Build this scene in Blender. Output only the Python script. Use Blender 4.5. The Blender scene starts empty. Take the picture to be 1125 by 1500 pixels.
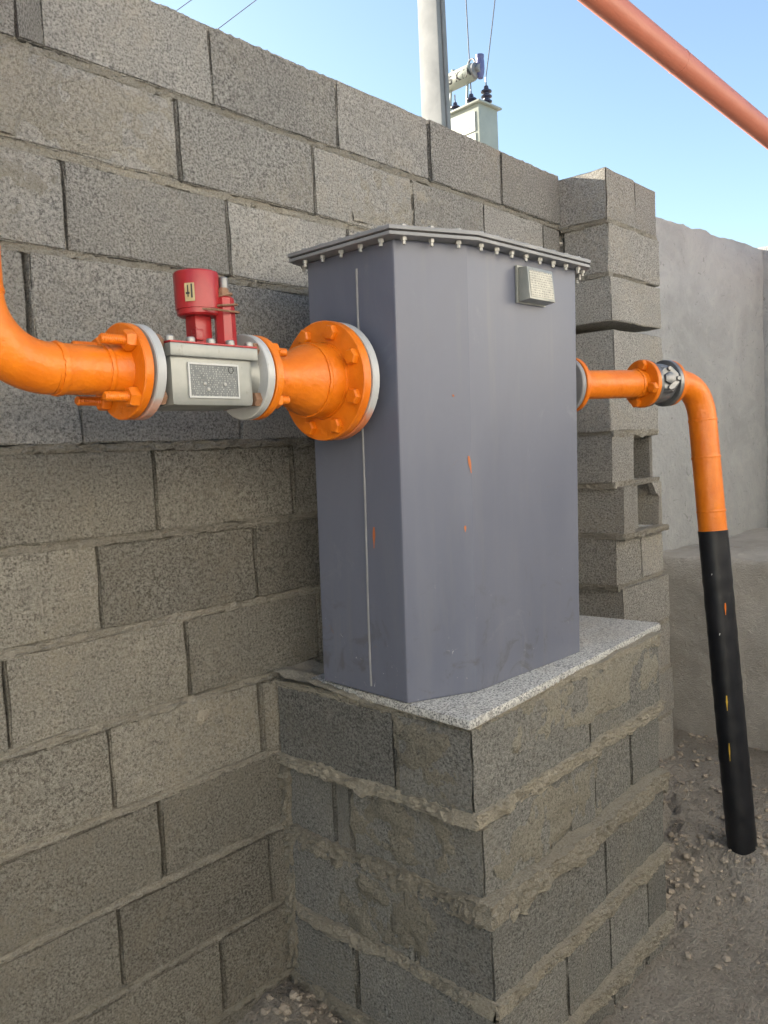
import bpy, bmesh, math, random
from math import sin, cos, pi, radians as R
from mathutils import Vector, Matrix, noise
random.seed(7)
E0 = 1.57                      # height of the eye-level bed joint above the yard floor
S = bpy.context.scene
C = S.collection

# ------------------------------------------------------------------ camera
CAM = Vector((-0.841, -1.697, -0.048 + E0))
YAW, PITCH, ROLL, FPX = R(42.261), R(-4.024), R(-2.824), 1187.86
f_ = Vector((cos(YAW)*cos(PITCH), sin(YAW)*cos(PITCH), sin(PITCH)))
r0 = Vector((sin(YAW), -cos(YAW), 0)); u0 = r0.cross(f_)
rt_ = cos(ROLL)*r0 + sin(ROLL)*u0; up_ = -sin(ROLL)*r0 + cos(ROLL)*u0
cd = bpy.data.cameras.new('camera'); cam = bpy.data.objects.new('camera', cd); C.objects.link(cam)
cam.matrix_world = Matrix(((rt_.x, up_.x, -f_.x, CAM.x), (rt_.y, up_.y, -f_.y, CAM.y), (rt_.z, up_.z, -f_.z, CAM.z), (0, 0, 0, 1)))
cd.sensor_fit = 'HORIZONTAL'; cd.sensor_width = 36; cd.lens = 36*FPX/1125
cd.clip_start = .02; cd.clip_end = 5000
S.camera = cam
def ray(x, y): return f_ + rt_*(x-562.5)/FPX + up_*(750-y)/FPX
def at_d(x, y, d): return CAM + ray(x, y)*d
def at_y(x, y, v): r = ray(x, y); return CAM + r*((v-CAM.y)/r.y)
def at_z(x, y, v): r = ray(x, y); return CAM + r*((v-CAM.z)/r.z)

# ------------------------------------------------------------------ sky, sun, exposure
SUN_AZ, SUN_EL = R(102), R(18)          # azimuth measured from +X towards +Y: behind the wall
w = bpy.data.worlds.new('World'); S.world = w; w.use_nodes = True
nt = w.node_tree; bg = nt.nodes['Background']
sky = nt.nodes.new('ShaderNodeTexSky'); sky.sky_type = 'NISHITA'; sky.sun_disc = False
sky.sun_elevation = SUN_EL; sky.sun_rotation = pi/2 - SUN_AZ
sky.air_density = 1.0; sky.dust_density = 1.0; sky.ozone_density = 2.0
nt.links.new(sky.outputs[0], bg.inputs[0]); bg.inputs[1].default_value = 0.072
sd = bpy.data.lights.new('sun', 'SUN'); sd.energy = 5.0; sd.angle = R(0.5); sd.color = (1, .95, .87)
so = bpy.data.objects.new('sun', sd); C.objects.link(so)
sdir = Vector((cos(SUN_AZ)*cos(SUN_EL), sin(SUN_AZ)*cos(SUN_EL), sin(SUN_EL)))
so.rotation_euler = sdir.to_track_quat('Z', 'Y').to_euler(); so.location = sdir*30
S.view_settings.view_transform = 'Standard'; S.view_settings.look = 'None'
S.view_settings.gamma = 1; S.view_settings.use_curve_mapping = False
S.view_settings.exposure = 2.4
S.view_settings.use_white_balance = True; S.view_settings.white_balance_temperature = 7000; S.view_settings.white_balance_tint = 8
S.render.engine = 'CYCLES'; S.cycles.max_bounces = 6; S.cycles.diffuse_bounces = 4

# ------------------------------------------------------------------ materials
class Nodes:
    def __init__(s, name):
        s.m = bpy.data.materials.new(name); s.m.use_nodes = True
        s.t = s.m.node_tree; s.b = s.t.nodes['Principled BSDF']
        s.tc = s.n('ShaderNodeTexCoord'); s.geo = s.n('ShaderNodeNewGeometry'); s.oi = s.n('ShaderNodeObjectInfo')
    def n(s, k, **kw):
        x = s.t.nodes.new(k)
        for a, v in kw.items(): setattr(x, a, v)
        return x
    def l(s, a, b): s.t.links.new(a, b)
    def put(s, sock, v):
        if hasattr(v, 'is_linked') or hasattr(v, 'links'): s.l(v, sock)
        else: sock.default_value = v
    def coord(s, rnd=True):
        if not rnd: return s.geo.outputs['Position']
        m = s.n('ShaderNodeMath', operation='MULTIPLY'); s.l(s.oi.outputs['Random'], m.inputs[0]); m.inputs[1].default_value = 37.
        a = s.n('ShaderNodeVectorMath', operation='ADD'); s.l(s.tc.outputs['Object'], a.inputs[0]); s.l(m.outputs[0], a.inputs[1])
        return a.outputs[0]
    def noise(s, co, scale, detail=4, rough=.55, dist=0.):
        x = s.n('ShaderNodeTexNoise'); s.l(co, x.inputs['Vector'])
        x.inputs['Scale'].default_value = scale; x.inputs['Detail'].default_value = detail
        x.inputs['Roughness'].default_value = rough; x.inputs['Distortion'].default_value = dist
        return x.outputs['Fac']
    def voro(s, co, scale, feature='F1'):
        x = s.n('ShaderNodeTexVoronoi', feature=feature); s.l(co, x.inputs['Vector']); x.inputs['Scale'].default_value = scale
        return x.outputs['Distance']
    def ramp(s, fac, *stops):
        x = s.n('ShaderNodeValToRGB'); s.l(fac, x.inputs[0]); e = x.color_ramp.elements
        while len(e) < len(stops): e.new(.5)
        for i, (p, c) in enumerate(stops):
            e[i].position = p; e[i].color = (c, c, c, 1) if isinstance(c, (int, float)) else (*c, 1)
        return x.outputs[0]
    def mix(s, fac, a, b, mode='MIX'):
        x = s.n('ShaderNodeMix', data_type='RGBA', blend_type=mode)
        s.put(x.inputs[0], fac)
        for i, v in ((6, a), (7, b)):
            s.put(x.inputs[i], (*v, 1) if isinstance(v, tuple) and len(v) == 3 else v)
        return x.outputs[2]
    def math(s, op, a, b=0.):
        x = s.n('ShaderNodeMath', operation=op); s.put(x.inputs[0], a); s.put(x.inputs[1], b); return x.outputs[0]
    def bump(s, h, strength=.5, dist=.003, prev=None):
        x = s.n('ShaderNodeBump'); s.l(h, x.inputs['Height']); x.inputs['Strength'].default_value = strength; x.inputs['Distance'].default_value = dist
        if prev: s.l(prev, x.inputs['Normal'])
        return x.outputs[0]
    def out(s, col=None, rough=None, normal=None, metal=0., spec=None):
        if col is not None: s.put(s.b.inputs['Base Color'], (*col, 1) if isinstance(col, tuple) else col)
        if rough is not None: s.put(s.b.inputs['Roughness'], rough)
        if normal is not None: s.l(normal, s.b.inputs['Normal'])
        s.b.inputs['Metallic'].default_value = metal
        if spec is not None: s.b.inputs['Specular IOR Level'].default_value = spec
        return s.m

def block_material(name, dark, base, light, tan, tanlo=.45):
    k = Nodes(name); co = k.coord(); pos = k.coord(False)
    fine = k.math('ADD', k.noise(co, 165, 4, .85), k.math('MULTIPLY', k.math('SUBTRACT', k.math('FRACT', k.math('MULTIPLY', k.oi.outputs['Random'], 7.3)), .5), .05)); pits = k.voro(co, 130); big = k.noise(co, 7, 4, .6); mid = k.noise(co, 40, 5, .75)
    col = k.ramp(fine, (.41, dark), (.485, base), (.53, base), (.60, light))
    pit = k.ramp(k.math('ADD', pits, k.math('MULTIPLY', fine, .5)), (.28, 0.), (.42, 1.))
    col = k.mix(k.math('MULTIPLY', k.math('SUBTRACT', 1., pit), .75), col, tuple(c*.40 for c in dark))  # shade inside the pores is painted into the colour as dark pits
    dust = k.ramp(k.noise(pos, 3.1, 6, .62, .4), (tanlo, 0.), (tanlo+.27, 1.))
    dust = k.math('MULTIPLY', dust, k.ramp(mid, (.40, .05), (.58, .7)))
    col = k.mix(dust, col, tan)
    col = k.mix(k.ramp(big, (.35, 0.), (.75, .35)), col, tuple(c*.72 for c in base))
    val = k.n('ShaderNodeHueSaturation'); k.l(col, val.inputs['Color'])
    k.l(k.math('ADD', k.math('MULTIPLY', k.oi.outputs['Random'], .34), .84), val.inputs['Value'])
    h = k.math('ADD', k.math('MULTIPLY', fine, 1.), k.math('ADD', k.math('MULTIPLY', pit, .5), k.math('MULTIPLY', mid, .6)))
    return k.out(val.outputs[0], .95, k.bump(h, 1., .016), spec=.15)
M = {}
M['block'] = block_material('concrete_block', (.165, .157, .145), (.44, .422, .388), (.64, .615, .57), (.49, .435, .35))
M['block_low'] = block_material('lower_concrete_block', (.12, .11, .092), (.34, .318, .275), (.50, .47, .41), (.40, .35, .27), .42)  # darker, browner tone for the lower courses
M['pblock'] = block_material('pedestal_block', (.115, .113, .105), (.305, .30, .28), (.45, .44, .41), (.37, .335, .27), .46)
def mortar_material(name, c0, c1):
    k = Nodes(name); co = k.coord(); a = k.noise(co, 60, 6, .7); b = k.noise(co, 9, 3, .5); c = k.noise(co, 260, 2, .6)
    col = k.mix(k.ramp(b, (.35, 0.), (.65, 1.)), c0, c1)
    col = k.mix(k.ramp(c, (.3, .45), (.55, 0.)), col, tuple(x*.55 for x in c0))
    return k.out(col, .97, k.bump(k.math('ADD', a, k.math('MULTIPLY', c, .5)), .9, .008), spec=.1)
M['skim'] = block_material('mortar_skim', (.17, .158, .13), (.36, .335, .28), (.47, .44, .37), (.41, .365, .285), .40)
M['skim_wall'] = block_material('wall_mortar_skim', (.24, .22, .19), (.45, .42, .365), (.56, .53, .475), (.48, .43, .345), .40)
M['mortar'] = block_material('mortar', (.31, .285, .245), (.44, .41, .355), (.52, .49, .43), (.47, .42, .34), .40)
M['mortar2'] = block_material('pedestal_mortar', (.33, .30, .245), (.475, .435, .36), (.56, .52, .44), (.50, .445, .355), .38)
def plaster():
    k = Nodes('cement_render'); p = k.coord(False)
    a = k.noise(p, 2.2, 6, .65, .8); b = k.noise(p, 9, 5, .6, 1.2); c = k.noise(p, 45, 5, .65); d = k.noise(p, 220, 2)
    col = k.mix(k.ramp(a, (.35, 0.), (.65, 1.)), (.285, .29, .29), (.36, .365, .365))
    col = k.mix(k.ramp(b, (.48, 0.), (.68, .35)), col, (.41, .41, .40))
    col = k.mix(k.ramp(k.noise(p, 14, 6, .7, 2.), (.60, 0.), (.68, .6)), col, (.13, .13, .13))
    return k.out(col, .93, k.bump(k.math('ADD', k.math('ADD', b, c), k.math('MULTIPLY', d, .35)), .8, .012), spec=.2)
M['plaster'] = plaster()
def paint(name, c0, c1, rough=.4, grain=8, bump=.15, spec=.5, metal=0., wear=None):
    k = Nodes(name); p = k.tc.outputs['Object']; a = k.noise(p, grain, 6, .6, .3); b = k.noise(p, 90, 4, .6)
    col = k.mix(k.ramp(a, (.32, 0.), (.68, 1.)), c0, c1)
    if wear:
        col = k.mix(k.ramp(k.noise(p, 22, 8, .75, .6), (.60, 0.), (.67, .8)), col, wear)
    return k.out(col, k.ramp(k.noise(p, 16, 4), (.3, rough-.08), (.7, rough+.1)), k.bump(k.math('ADD', a, k.math('MULTIPLY', b, .3)), bump, .003), metal, spec)
def ledge():
    k = Nodes('earth_stained_concrete'); p = k.coord(False)
    a = k.noise(p, 3, 6, .65, .5); b = k.noise(p, 26, 6, .7); c = k.noise(p, 160, 3)
    col = k.mix(k.ramp(a, (.35, 0.), (.65, 1.)), (.34, .315, .275), (.46, .435, .395))
    col = k.mix(k.ramp(b, (.55, 0.), (.7, .5)), col, (.56, .54, .50))
    return k.out(col, .96, k.bump(k.math('ADD', b, k.math('MULTIPLY', c, .6)), .9, .014), spec=.12)
M['ledge'] = ledge()
M['bounce_wall_paint'] = paint('bounce_wall_paint', (.66, .635, .59), (.74, .715, .67), .9, 2, .2, .1)  # pale finish of the added wall, kept bright to bounce light
def soil():
    k = Nodes('dry_soil'); p = k.coord(False)
    a = k.noise(p, 1.3, 6, .6, .3); b = k.noise(p, 18, 6, .7); c = k.noise(p, 95, 4, .7)
    col = k.mix(k.ramp(a, (.38, 0.), (.62, 1.)), (.30, .265, .225), (.42, .385, .34))
    col = k.mix(k.ramp(b, (.5, 0.), (.7, .55)), col, (.42, .39, .345))
    col = k.mix(k.ramp(c, (.32, .5), (.5, 0.)), col, (.12, .095, .075))
    return k.out(col, .97, k.bump(k.math('ADD', b, k.math('MULTIPLY', c, .8)), 1., .035), spec=.1)
M['soil'] = soil()
def stone():
    k = Nodes('soil_clod'); v = k.oi.outputs['Random']; p = k.coord(False)
    col = k.mix(k.noise(p, 25, 3), (.24, .195, .15), (.40, .355, .30))
    return k.out(col, .97, k.bump(k.noise(p, 150, 4), .8, .006), spec=.1)
M['clod'] = stone()
def orange():
    k = Nodes('orange_gas_paint'); p = k.coord(False)
    a = k.noise(p, 14, 5, .6); b = k.noise(p, 70, 4, .6); c = k.noise(p, 9, 6, .7, 1.)
    col = k.mix(k.ramp(a, (.3, 0.), (.7, 1.)), (.58, .130, .005), (.72, .190, .010))
    col = k.mix(k.ramp(c, (.60, 0.), (.72, .35)), col, (.52, .13, .03))
    return k.out(col, k.ramp(b, (.3, .30), (.7, .50)), k.bump(k.math('ADD', k.math('MULTIPLY', a, 1.), k.math('MULTIPLY', b, .5)), .6, .005), spec=.45)
M['orange'] = orange()
def red_orange():
    k = Nodes('sun_faded_red_paint'); p = k.coord(False); a = k.noise(p, 6, 5, .6)
    return k.out(k.mix(a, (.34, .10, .06), (.45, .15, .10)), .42, k.bump(k.noise(p, 60, 4), .25, .003), spec=.4)
M['redpipe'] = red_orange()
def cabinet():
    k = Nodes('grey_cabinet_paint'); p = k.tc.outputs['Object']
    mp = k.n('ShaderNodeMapping'); k.l(p, mp.inputs[0]); mp.inputs['Scale'].default_value = (1, 1, .35)
    a = k.noise(mp.outputs[0], 5, 6, .62, .5); b = k.noise(p, 60, 4, .6); c = k.noise(p, 2.2, 3, .5)
    col = k.mix(k.ramp(a, (.3, 0.), (.7, 1.)), (.096, .106, .146), (.122, .132, .174))
    col = k.mix(k.ramp(k.noise(p, 4.4, 7, .72, 1.4), (.60, 0.), (.70, .4)), col, (.18, .19, .215))
    m2 = k.n('ShaderNodeMapping'); k.l(p, m2.inputs[0]); m2.inputs['Scale'].default_value = (1, 1, .07)
    col = k.mix(k.math('MULTIPLY', k.ramp(k.noise(m2.outputs[0], 26, 5, .65), (.52, 0.), (.70, .22)), k.ramp(k.noise(p, 3, 4, .6), (.4, .1), (.65, 1.))), col, (.20, .195, .18))
    col = k.mix(k.ramp(k.noise(p, 11, 8, .78, 1.), (.665, 0.), (.70, .6)), col, (.15, .10, .07))
    # scuffs low on the sheet
    sx = k.n('ShaderNodeSeparateXYZ'); k.l(p, sx.inputs[0])
    low = k.ramp(sx.outputs['Z'], (.05, 1.), (.34, 0.))
    sc = k.math('MULTIPLY', k.ramp(k.noise(p, 9, 7, .7, 1.5), (.55, 0.), (.64, .7)), low)
    col = k.mix(sc, col, (.08, .08, .085))
    lt = k.math('MULTIPLY', k.ramp(k.noise(p, 19, 7, .75, 2.), (.655, 0.), (.68, .6)), low)
    col = k.mix(lt, col, (.5, .5, .5))
    return k.out(col, k.ramp(a, (.3, .34), (.7, .52)), k.bump(k.math('ADD', k.math('MULTIPLY', c, 3.), k.math('MULTIPLY', b, .12)), .14, .006), spec=.5)
M['cabinet'] = cabinet()
M['lid'] = paint('lid_grey_paint', (.17, .175, .185), (.25, .25, .26), .5, 9, .2, .4)
M['gasket'] = paint('dark_gasket', (.03, .03, .032), (.06, .055, .05), .8, 12, .3, .2)
M['zinc'] = paint('zinc_bolt', (.26, .26, .255), (.40, .40, .385), .5, 40, .2, .5, .55)
M['meter'] = paint('meter_grey_paint', (.215, .225, .215), (.285, .29, .275), .36, 12, .2, .5, .3, wear=(.15, .135, .12))
M['flange_grey'] = paint('flange_grey_paint', (.34, .35, .35), (.45, .455, .455), .36, 12, .15, .5, wear=(.22, .17, .13))
def overspray():
    k = Nodes('overspray_flange_grey'); p = k.coord(False); sx = k.n('ShaderNodeSeparateXYZ'); k.l(p, sx.inputs[0])
    a = k.noise(p, 12, 5, .6); col = k.mix(a, (.33, .345, .35), (.45, .455, .46))
    h = k.math('ADD', sx.outputs['Z'], k.math('MULTIPLY', k.noise(p, 18, 4, .6, .5), .10))
    m = k.ramp(k.math('SUBTRACT', h, E0+.02), (.06, 1.), (.09, 0.))
    return k.out(k.mix(k.math('MULTIPLY', m, .85), col, (.60, .14, .01)), .4, k.bump(a, .2, .003), spec=.5)
M['flange_over'] = overspray()
M['red'] = paint('red_index_paint', (.26, .012, .016), (.37, .022, .026), .35, 16, .2, .5, wear=(.20, .05, .04))
M['rust'] = paint('rusty_steel', (.16, .08, .045), (.30, .19, .13), .75, 30, .5, .3)
M['black'] = paint('black_pipe_tape', (.006, .007, .009), (.014, .014, .017), .40, 14, .4, .4)
M['yellow'] = paint('yellow_fleck', (.55, .33, .03), (.7, .45, .05), .6, 20, .1)
M['fleck'] = paint('dull_orange_fleck', (.36, .10, .03), (.46, .14, .04), .6, 20, .1)
M['sticker'] = paint('aged_sticker', (.36, .29, .15), (.46, .38, .22), .6, 30, .1, .3)
M['ink'] = paint('dark_print', (.03, .03, .03), (.05, .05, .05), .6, 20, 0, .3)
M['silver'] = paint('cast_valve_silver', (.16, .165, .17), (.27, .27, .27), .45, 20, .4, .5, .7)
M['valve'] = paint('valve_grey_iron', (.10, .105, .115), (.17, .175, .185), .42, 16, .3, .5)
def printed(name, base, ink, rows, cols, dens, rough, metal):
    # illegibly small print: ragged dashes in rows
    k = Nodes(name); sx = k.n('ShaderNodeSeparateXYZ'); k.l(k.tc.outputs['Generated'], sx.inputs[0])
    def axis(o, n): return k.math('MULTIPLY', sx.outputs[o], n)
    r = axis('Z', rows); c = axis('X', cols)
    line = k.math('GREATER_THAN', k.math('FRACT', r), .45)
    cb = k.n('ShaderNodeCombineXYZ'); k.l(k.math('FLOOR', r), cb.inputs[2]); k.l(c, cb.inputs[0])
    d = k.math('GREATER_THAN', k.noise(cb.outputs[0], 1.0, 2, .8), dens)
    stain = k.noise(k.tc.outputs['Object'], 40, 5, .7)
    col = k.mix(k.ramp(stain, (.35, 0.), (.7, .8)), base, tuple(x*.6 for x in base))
    col = k.mix(k.math('MULTIPLY', k.math('MULTIPLY', line, d), .8), col, ink)
    return k.out(col, rough, None, metal, .5)
M['plate'] = printed('engraved_nameplate', (.085, .095, .105), (.21, .215, .21), 15, 30, .54, .32, .5)
M['notice'] = printed('printed_notice', (.52, .50, .43), (.13, .13, .13), 11, 24, .5, .6, 0.)
def granite():
    k = Nodes('speckled_granite'); p = k.tc.outputs['Object']
    v = k.n('ShaderNodeTexVoronoi'); k.l(p, v.inputs['Vector']); v.inputs['Scale'].default_value = 300
    sp = k.n('ShaderNodeSeparateColor'); k.l(v.outputs['Color'], sp.inputs[0])
    col = k.ramp(sp.outputs[0], (.0, (.09, .09, .095)), (.22, (.23, .23, .23)), (.45, (.34, .34, .33)), (.7, (.47, .47, .455)), (1., (.56, .555, .53)))
    col = k.mix(k.ramp(k.noise(p, 5, 6, .7), (.5, 0.), (.75, .5)), col, (.36, .31, .25))
    return k.out(col, .5, k.bump(k.noise(p, 90, 4), .25, .003), spec=.4)
M['granite'] = granite()
M['pole'] = paint('pole_concrete', (.185, .19, .195), (.245, .25, .25), .9, 3, .3, .2)
M['tank'] = paint('transformer_paint', (.29, .31, .275), (.35, .37, .325), .5, 4, .05, .4, wear=(.42, .40, .33))
M['bushing'] = paint('glazed_porcelain', (.035, .035, .06), (.06, .055, .085), .2, 8, .05, .6)
M['wire'] = paint('weathered_wire', (.13, .13, .14), (.2, .2, .2), .6, 8, 0, .4)
M['white'] = paint('white_enamel', (.6, .6, .58), (.68, .68, .66), .5, 8, .05, .4)
M['blue'] = paint('breather_blue', (.09, .10, .24), (.12, .13, .28), .4, 8, .05, .5)

# ------------------------------------------------------------------ mesh helpers
class MB:
    def __init__(s): s.v = []; s.f = []
    def add(s, vs, fs):
        o = len(s.v); s.v += [Vector(v) for v in vs]; s.f += [tuple(i+o for i in f) for f in fs]; return s
    def box(s, c, d, m=None):
        c = Vector(c); vs = []
        for x in (-.5, .5):
            for y in (-.5, .5):
                for z in (-.5, .5):
                    p = Vector((x*d[0], y*d[1], z*d[2])); vs.append(c + (m @ p if m else p))
        return s.add(vs, [(0, 1, 3, 2), (4, 6, 7, 5), (0, 4, 5, 1), (2, 3, 7, 6), (0, 2, 6, 4), (1, 5, 7, 3)])
    def lathe(s, o, ax, prof, n=40, caps=True, ph=0.):
        """prof: (distance along axis, radius)"""
        ax = Vector(ax).normalized(); o = Vector(o)
        a = ax.orthogonal().normalized()
        if abs(ax.z) < .9: a = (Vector((0, 0, 1)) - ax*ax.z).normalized()
        b = ax.cross(a); vs = []; fs = []
        for t, r in prof:
            for i in range(n):
                q = 2*pi*i/n + ph; vs.append(o + ax*t + (a*cos(q) + b*sin(q))*r)
        for j in range(len(prof)-1):
            for i in range(n):
                k = (i+1) % n; fs.append((j*n+i, j*n+k, (j+1)*n+k, (j+1)*n+i))
        if caps:
            fs.append(tuple(range(n))[::-1]); fs.append(tuple((len(prof)-1)*n+i for i in range(n)))
        return s.add(vs, fs)
    def tube(s, pts, rad, n=16, caps=True):
        pts = [Vector(p) for p in pts]; m = len(pts)
        rad = rad if isinstance(rad, (list, tuple)) else [rad]*m
        T = [(pts[min(i+1, m-1)] - pts[max(i-1, 0)]).normalized() for i in range(m)]
        a = T[0].orthogonal().normalized(); vs = []; fs = []
        for i in range(m):
            a = (a - T[i]*a.dot(T[i])).normalized(); b = T[i].cross(a)
            for k in range(n): q = 2*pi*k/n; vs.append(pts[i] + (a*cos(q) + b*sin(q))*rad[i])
        for i in range(m-1):
            for k in range(n):
                l = (k+1) % n; fs.append((i*n+k, i*n+l, (i+1)*n+l, (i+1)*n+k))
        if caps: fs.append(tuple(range(n))[::-1]); fs.append(tuple((m-1)*n+k for k in range(n)))
        return s.add(vs, fs)
    def prism(s, poly, z0, z1):
        n = len(poly); vs = [(x, y, z0) for x, y in poly] + [(x, y, z1) for x, y in poly]
        fs = [tuple(range(n))[::-1], tuple(range(n, 2*n))] + [(i, (i+1) % n, n+(i+1) % n, n+i) for i in range(n)]
        return s.add(vs, fs)
    def xf(s, m):
        s.v = [m @ v for v in s.v]; return s
def mesh_of(mb, name, mat, smooth=False, bevel=0.):
    me = bpy.data.meshes.new(name)
    me.from_pydata([tuple(v) for v in mb.v], [], mb.f); me.materials.append(mat)
    bm = bmesh.new(); bm.from_mesh(me); bmesh.ops.recalc_face_normals(bm, faces=bm.faces)
    if bevel:
        bmesh.ops.bevel(bm, geom=[e for e in bm.edges if len(e.link_faces) == 2 and e.calc_face_angle(0) > .4], offset=bevel, segments=2, affect='EDGES', profile=.6)
    if smooth:
        for f in bm.faces: f.smooth = True
        for e in bm.edges:
            if len(e.link_faces) == 2 and e.calc_face_angle(0) > R(35): e.smooth = False
    bm.to_mesh(me); bm.free(); return me
def root_of(o):
    while o.parent: o = o.parent
    return o
def tag(o, label=None, cat=None, group=None, kind=None):
    for k_, v_ in (('label', label), ('category', cat), ('group', group), ('kind', kind)):
        if v_: o[k_] = v_
    return o
def thing(name, label, cat, loc, group=None, rz=0.):
    o = bpy.data.objects.new(name, None); C.objects.link(o); o.location = loc; o.rotation_euler = (0, 0, rz)
    o.empty_display_size = .05
    return tag(o, label, cat, group)
def part(name, mb, mat, parent=None, smooth=True, bevel=0., local=False, label=None, kind=None):
    """mb in world space unless local=True (then in the root Empty's frame)"""
    if parent is not None and not local:
        r = root_of(parent); mi = (Matrix.Translation(r.location) @ r.rotation_euler.to_matrix().to_4x4()).inverted(); mb.xf(mi)
    o = bpy.data.objects.new(name, mesh_of(mb, name, mat, smooth, bevel)); C.objects.link(o)
    if parent is not None: o.parent = parent
    return tag(o, label, None, None, kind)
def inst(name, me, parent, loc, rot=None, scale=None):
    """shared-mesh piece, loc in world space; the parent chain is un-rotated"""
    o = bpy.data.objects.new(name, me); C.objects.link(o); o.parent = parent
    o.location = Vector(loc) - (root_of(parent).location if parent else Vector())
    if rot is not None: o.rotation_mode = 'QUATERNION'; o.rotation_quaternion = rot
    if scale: o.scale = scale
    return o
def nz(x, y, z, s=1.): return noise.noise(Vector((x*s, y*s, z*s)))

# ------------------------------------------------------------------ block meshes
def block_mesh(name, L, D, H, mat, seed, e=.0035, nx=13, chip=.009):
    rnd = random.Random(seed); so = seed*3.7
    def lin(l, n): return [0, e] + [e + (l-2*e)*i/(n+1) for i in range(1, n+1)] + [l-e, l]
    xs, ys, zs = lin(L, nx), lin(D, 2), lin(H, 4)
    bm = bmesh.new(); vd = {}
    def V(i, j, k):
        key = (i, j, k)
        if key in vd: return vd[key]
        ex, ey, ez = i in (0, len(xs)-1), j in (0, len(ys)-1), k in (0, len(zs)-1)
        p = Vector((xs[i]-L/2, ys[j]-D/2, zs[k]-H/2)); n = ex+ey+ez
        if n >= 2:                               # pull edges and corners in
            q = e*(.55 if n == 2 else .75) + abs(nz(*(p*9), so))*chip*1.2 + max(0, nz(*(p*22), so+5))*chip*2.2
            if ex: p.x -= math.copysign(q, p.x)
            if ey: p.y -= math.copysign(q, p.y)
            if ez: p.z -= math.copysign(q, p.z)
        p += Vector((nz(p.x, p.y, p.z+so, 14), nz(p.x+9, p.y, p.z+so, 14), nz(p.x, p.y+7, p.z+so, 14)))*.0035
        vd[key] = bm.verts.new(p); return vd[key]
    a, b, c = len(xs)-1, len(ys)-1, len(zs)-1
    for i in range(a):
        for k in range(c):
            for j in (0, b): bm.faces.new([V(i, j, k), V(i+1, j, k), V(i+1, j, k+1), V(i, j, k+1)])
    for i in range(a):
        for j in range(b):
            for k in (0, c): bm.faces.new([V(i, j, k), V(i+1, j, k), V(i+1, j+1, k), V(i, j+1, k)])
    for j in range(b):
        for k in range(c):
            for i in (0, a): bm.faces.new([V(i, j, k), V(i, j+1, k), V(i, j+1, k+1), V(i, j, k+1)])
    bmesh.ops.recalc_face_normals(bm, faces=bm.faces)
    for f in bm.faces: f.smooth = True
    for e_ in bm.edges: e_.smooth = e_.calc_face_angle(0) < R(17)
    me = bpy.data.meshes.new(name); bm.to_mesh(me); bm.free(); me.materials.append(mat); return me
BL, BH, BD = .43, .193, .20
long_b = [block_mesh('block', BL, BD, BH, M['block'], i) for i in range(5)]
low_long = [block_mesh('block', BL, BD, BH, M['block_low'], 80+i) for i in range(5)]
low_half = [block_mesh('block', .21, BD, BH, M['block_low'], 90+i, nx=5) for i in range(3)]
half_b = [block_mesh('block', .21, BD, BH, M['block'], 20+i, nx=5) for i in range(3)]
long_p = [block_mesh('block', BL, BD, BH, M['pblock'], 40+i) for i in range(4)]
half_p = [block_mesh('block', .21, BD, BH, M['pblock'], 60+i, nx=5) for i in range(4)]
bcount = [0]
def put_block(parent, x0, x1, y0, y1, z0, z1, ped=False, tilt=.004, meshes=None):
    """axis-aligned block filling the given extents"""
    dx, dy = x1-x0, y1-y0; alongx = dx >= dy
    Lg = max(dx, dy)
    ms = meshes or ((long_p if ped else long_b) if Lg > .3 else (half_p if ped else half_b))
    bcount[0] += 1; rnd = random.Random(bcount[0]*13+1)
    me = ms[rnd.randrange(len(ms))]; base = .21 if ms in (half_b, half_p, low_half) else BL
    o = bpy.data.objects.new('block', me); C.objects.link(o); o.parent = parent
    o.location = Vector(((x0+x1)/2, (y0+y1)/2, (z0+z1)/2)) - root_of(parent).location
    flip = rnd.choice((0, pi))
    o.rotation_euler = (rnd.uniform(-tilt, tilt), rnd.uniform(-tilt, tilt), (0 if alongx else pi/2) + flip + rnd.uniform(-tilt, tilt))
    o.scale = (Lg/base, (dy if alongx else dx)/BD, (z1-z0)/BH)
    return o
def bead(p0, p1, n, s, half, out, rag, seed, inner=.035, step=.006, sag=0., sec=9):
    """ragged squeezed-out mortar along p0-p1; n outward, s across the joint"""
    p0, p1, n, s = Vector(p0), Vector(p1), Vector(n), Vector(s); L = (p1-p0).length
    m = max(2, int(L/step)); mb = MB(); vs = []; fs = []
    for i in range(m+1):
        t = i/m; P = p0.lerp(p1, t); d = t*L
        o = out*(.55 + .9*noise.fractal(Vector((d*7, seed, 0)), .6, 2, 4)) + .35*rag*noise.noise(Vector((d*40, seed, 3)))
        hu = half*(1 + .45*noise.noise(Vector((d*9, seed+5, 0)))); hl = half*(1 + sag*max(0, noise.fractal(Vector((d*10, seed+8, 0)), .6, 2, 4)) + .35*noise.noise(Vector((d*16, seed+9, 1))))
        for k in range(sec):
            a = pi*k/(sec-1) - pi/2
            q = sin(a); rad = cos(a)**.22 if cos(a) > 1e-6 else 0
            off = s*(q*(hu if q > 0 else hl)) + n*(o*rad)
            j = noise.fractal(Vector((d*55, k*.7, seed)), .7, 2, 4)*rag
            off += n*j*rad + s*(j*.45)
            if k in (0, sec-1): off = s*(q*(hu if q > 0 else hl)) - n*inner
            vs.append(P + off)
    for i in range(m):
        for k in range(sec-1): fs.append((i*sec+k, i*sec+k+1, (i+1)*sec+k+1, (i+1)*sec+k))
        fs.append((i*sec+sec-1, i*sec, (i+1)*sec, (i+1)*sec+sec-1))
    fs.append(tuple(range(sec))[::-1]); fs.append(tuple(m*sec+k for k in range(sec)))
    return mb.add(vs, fs)
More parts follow.
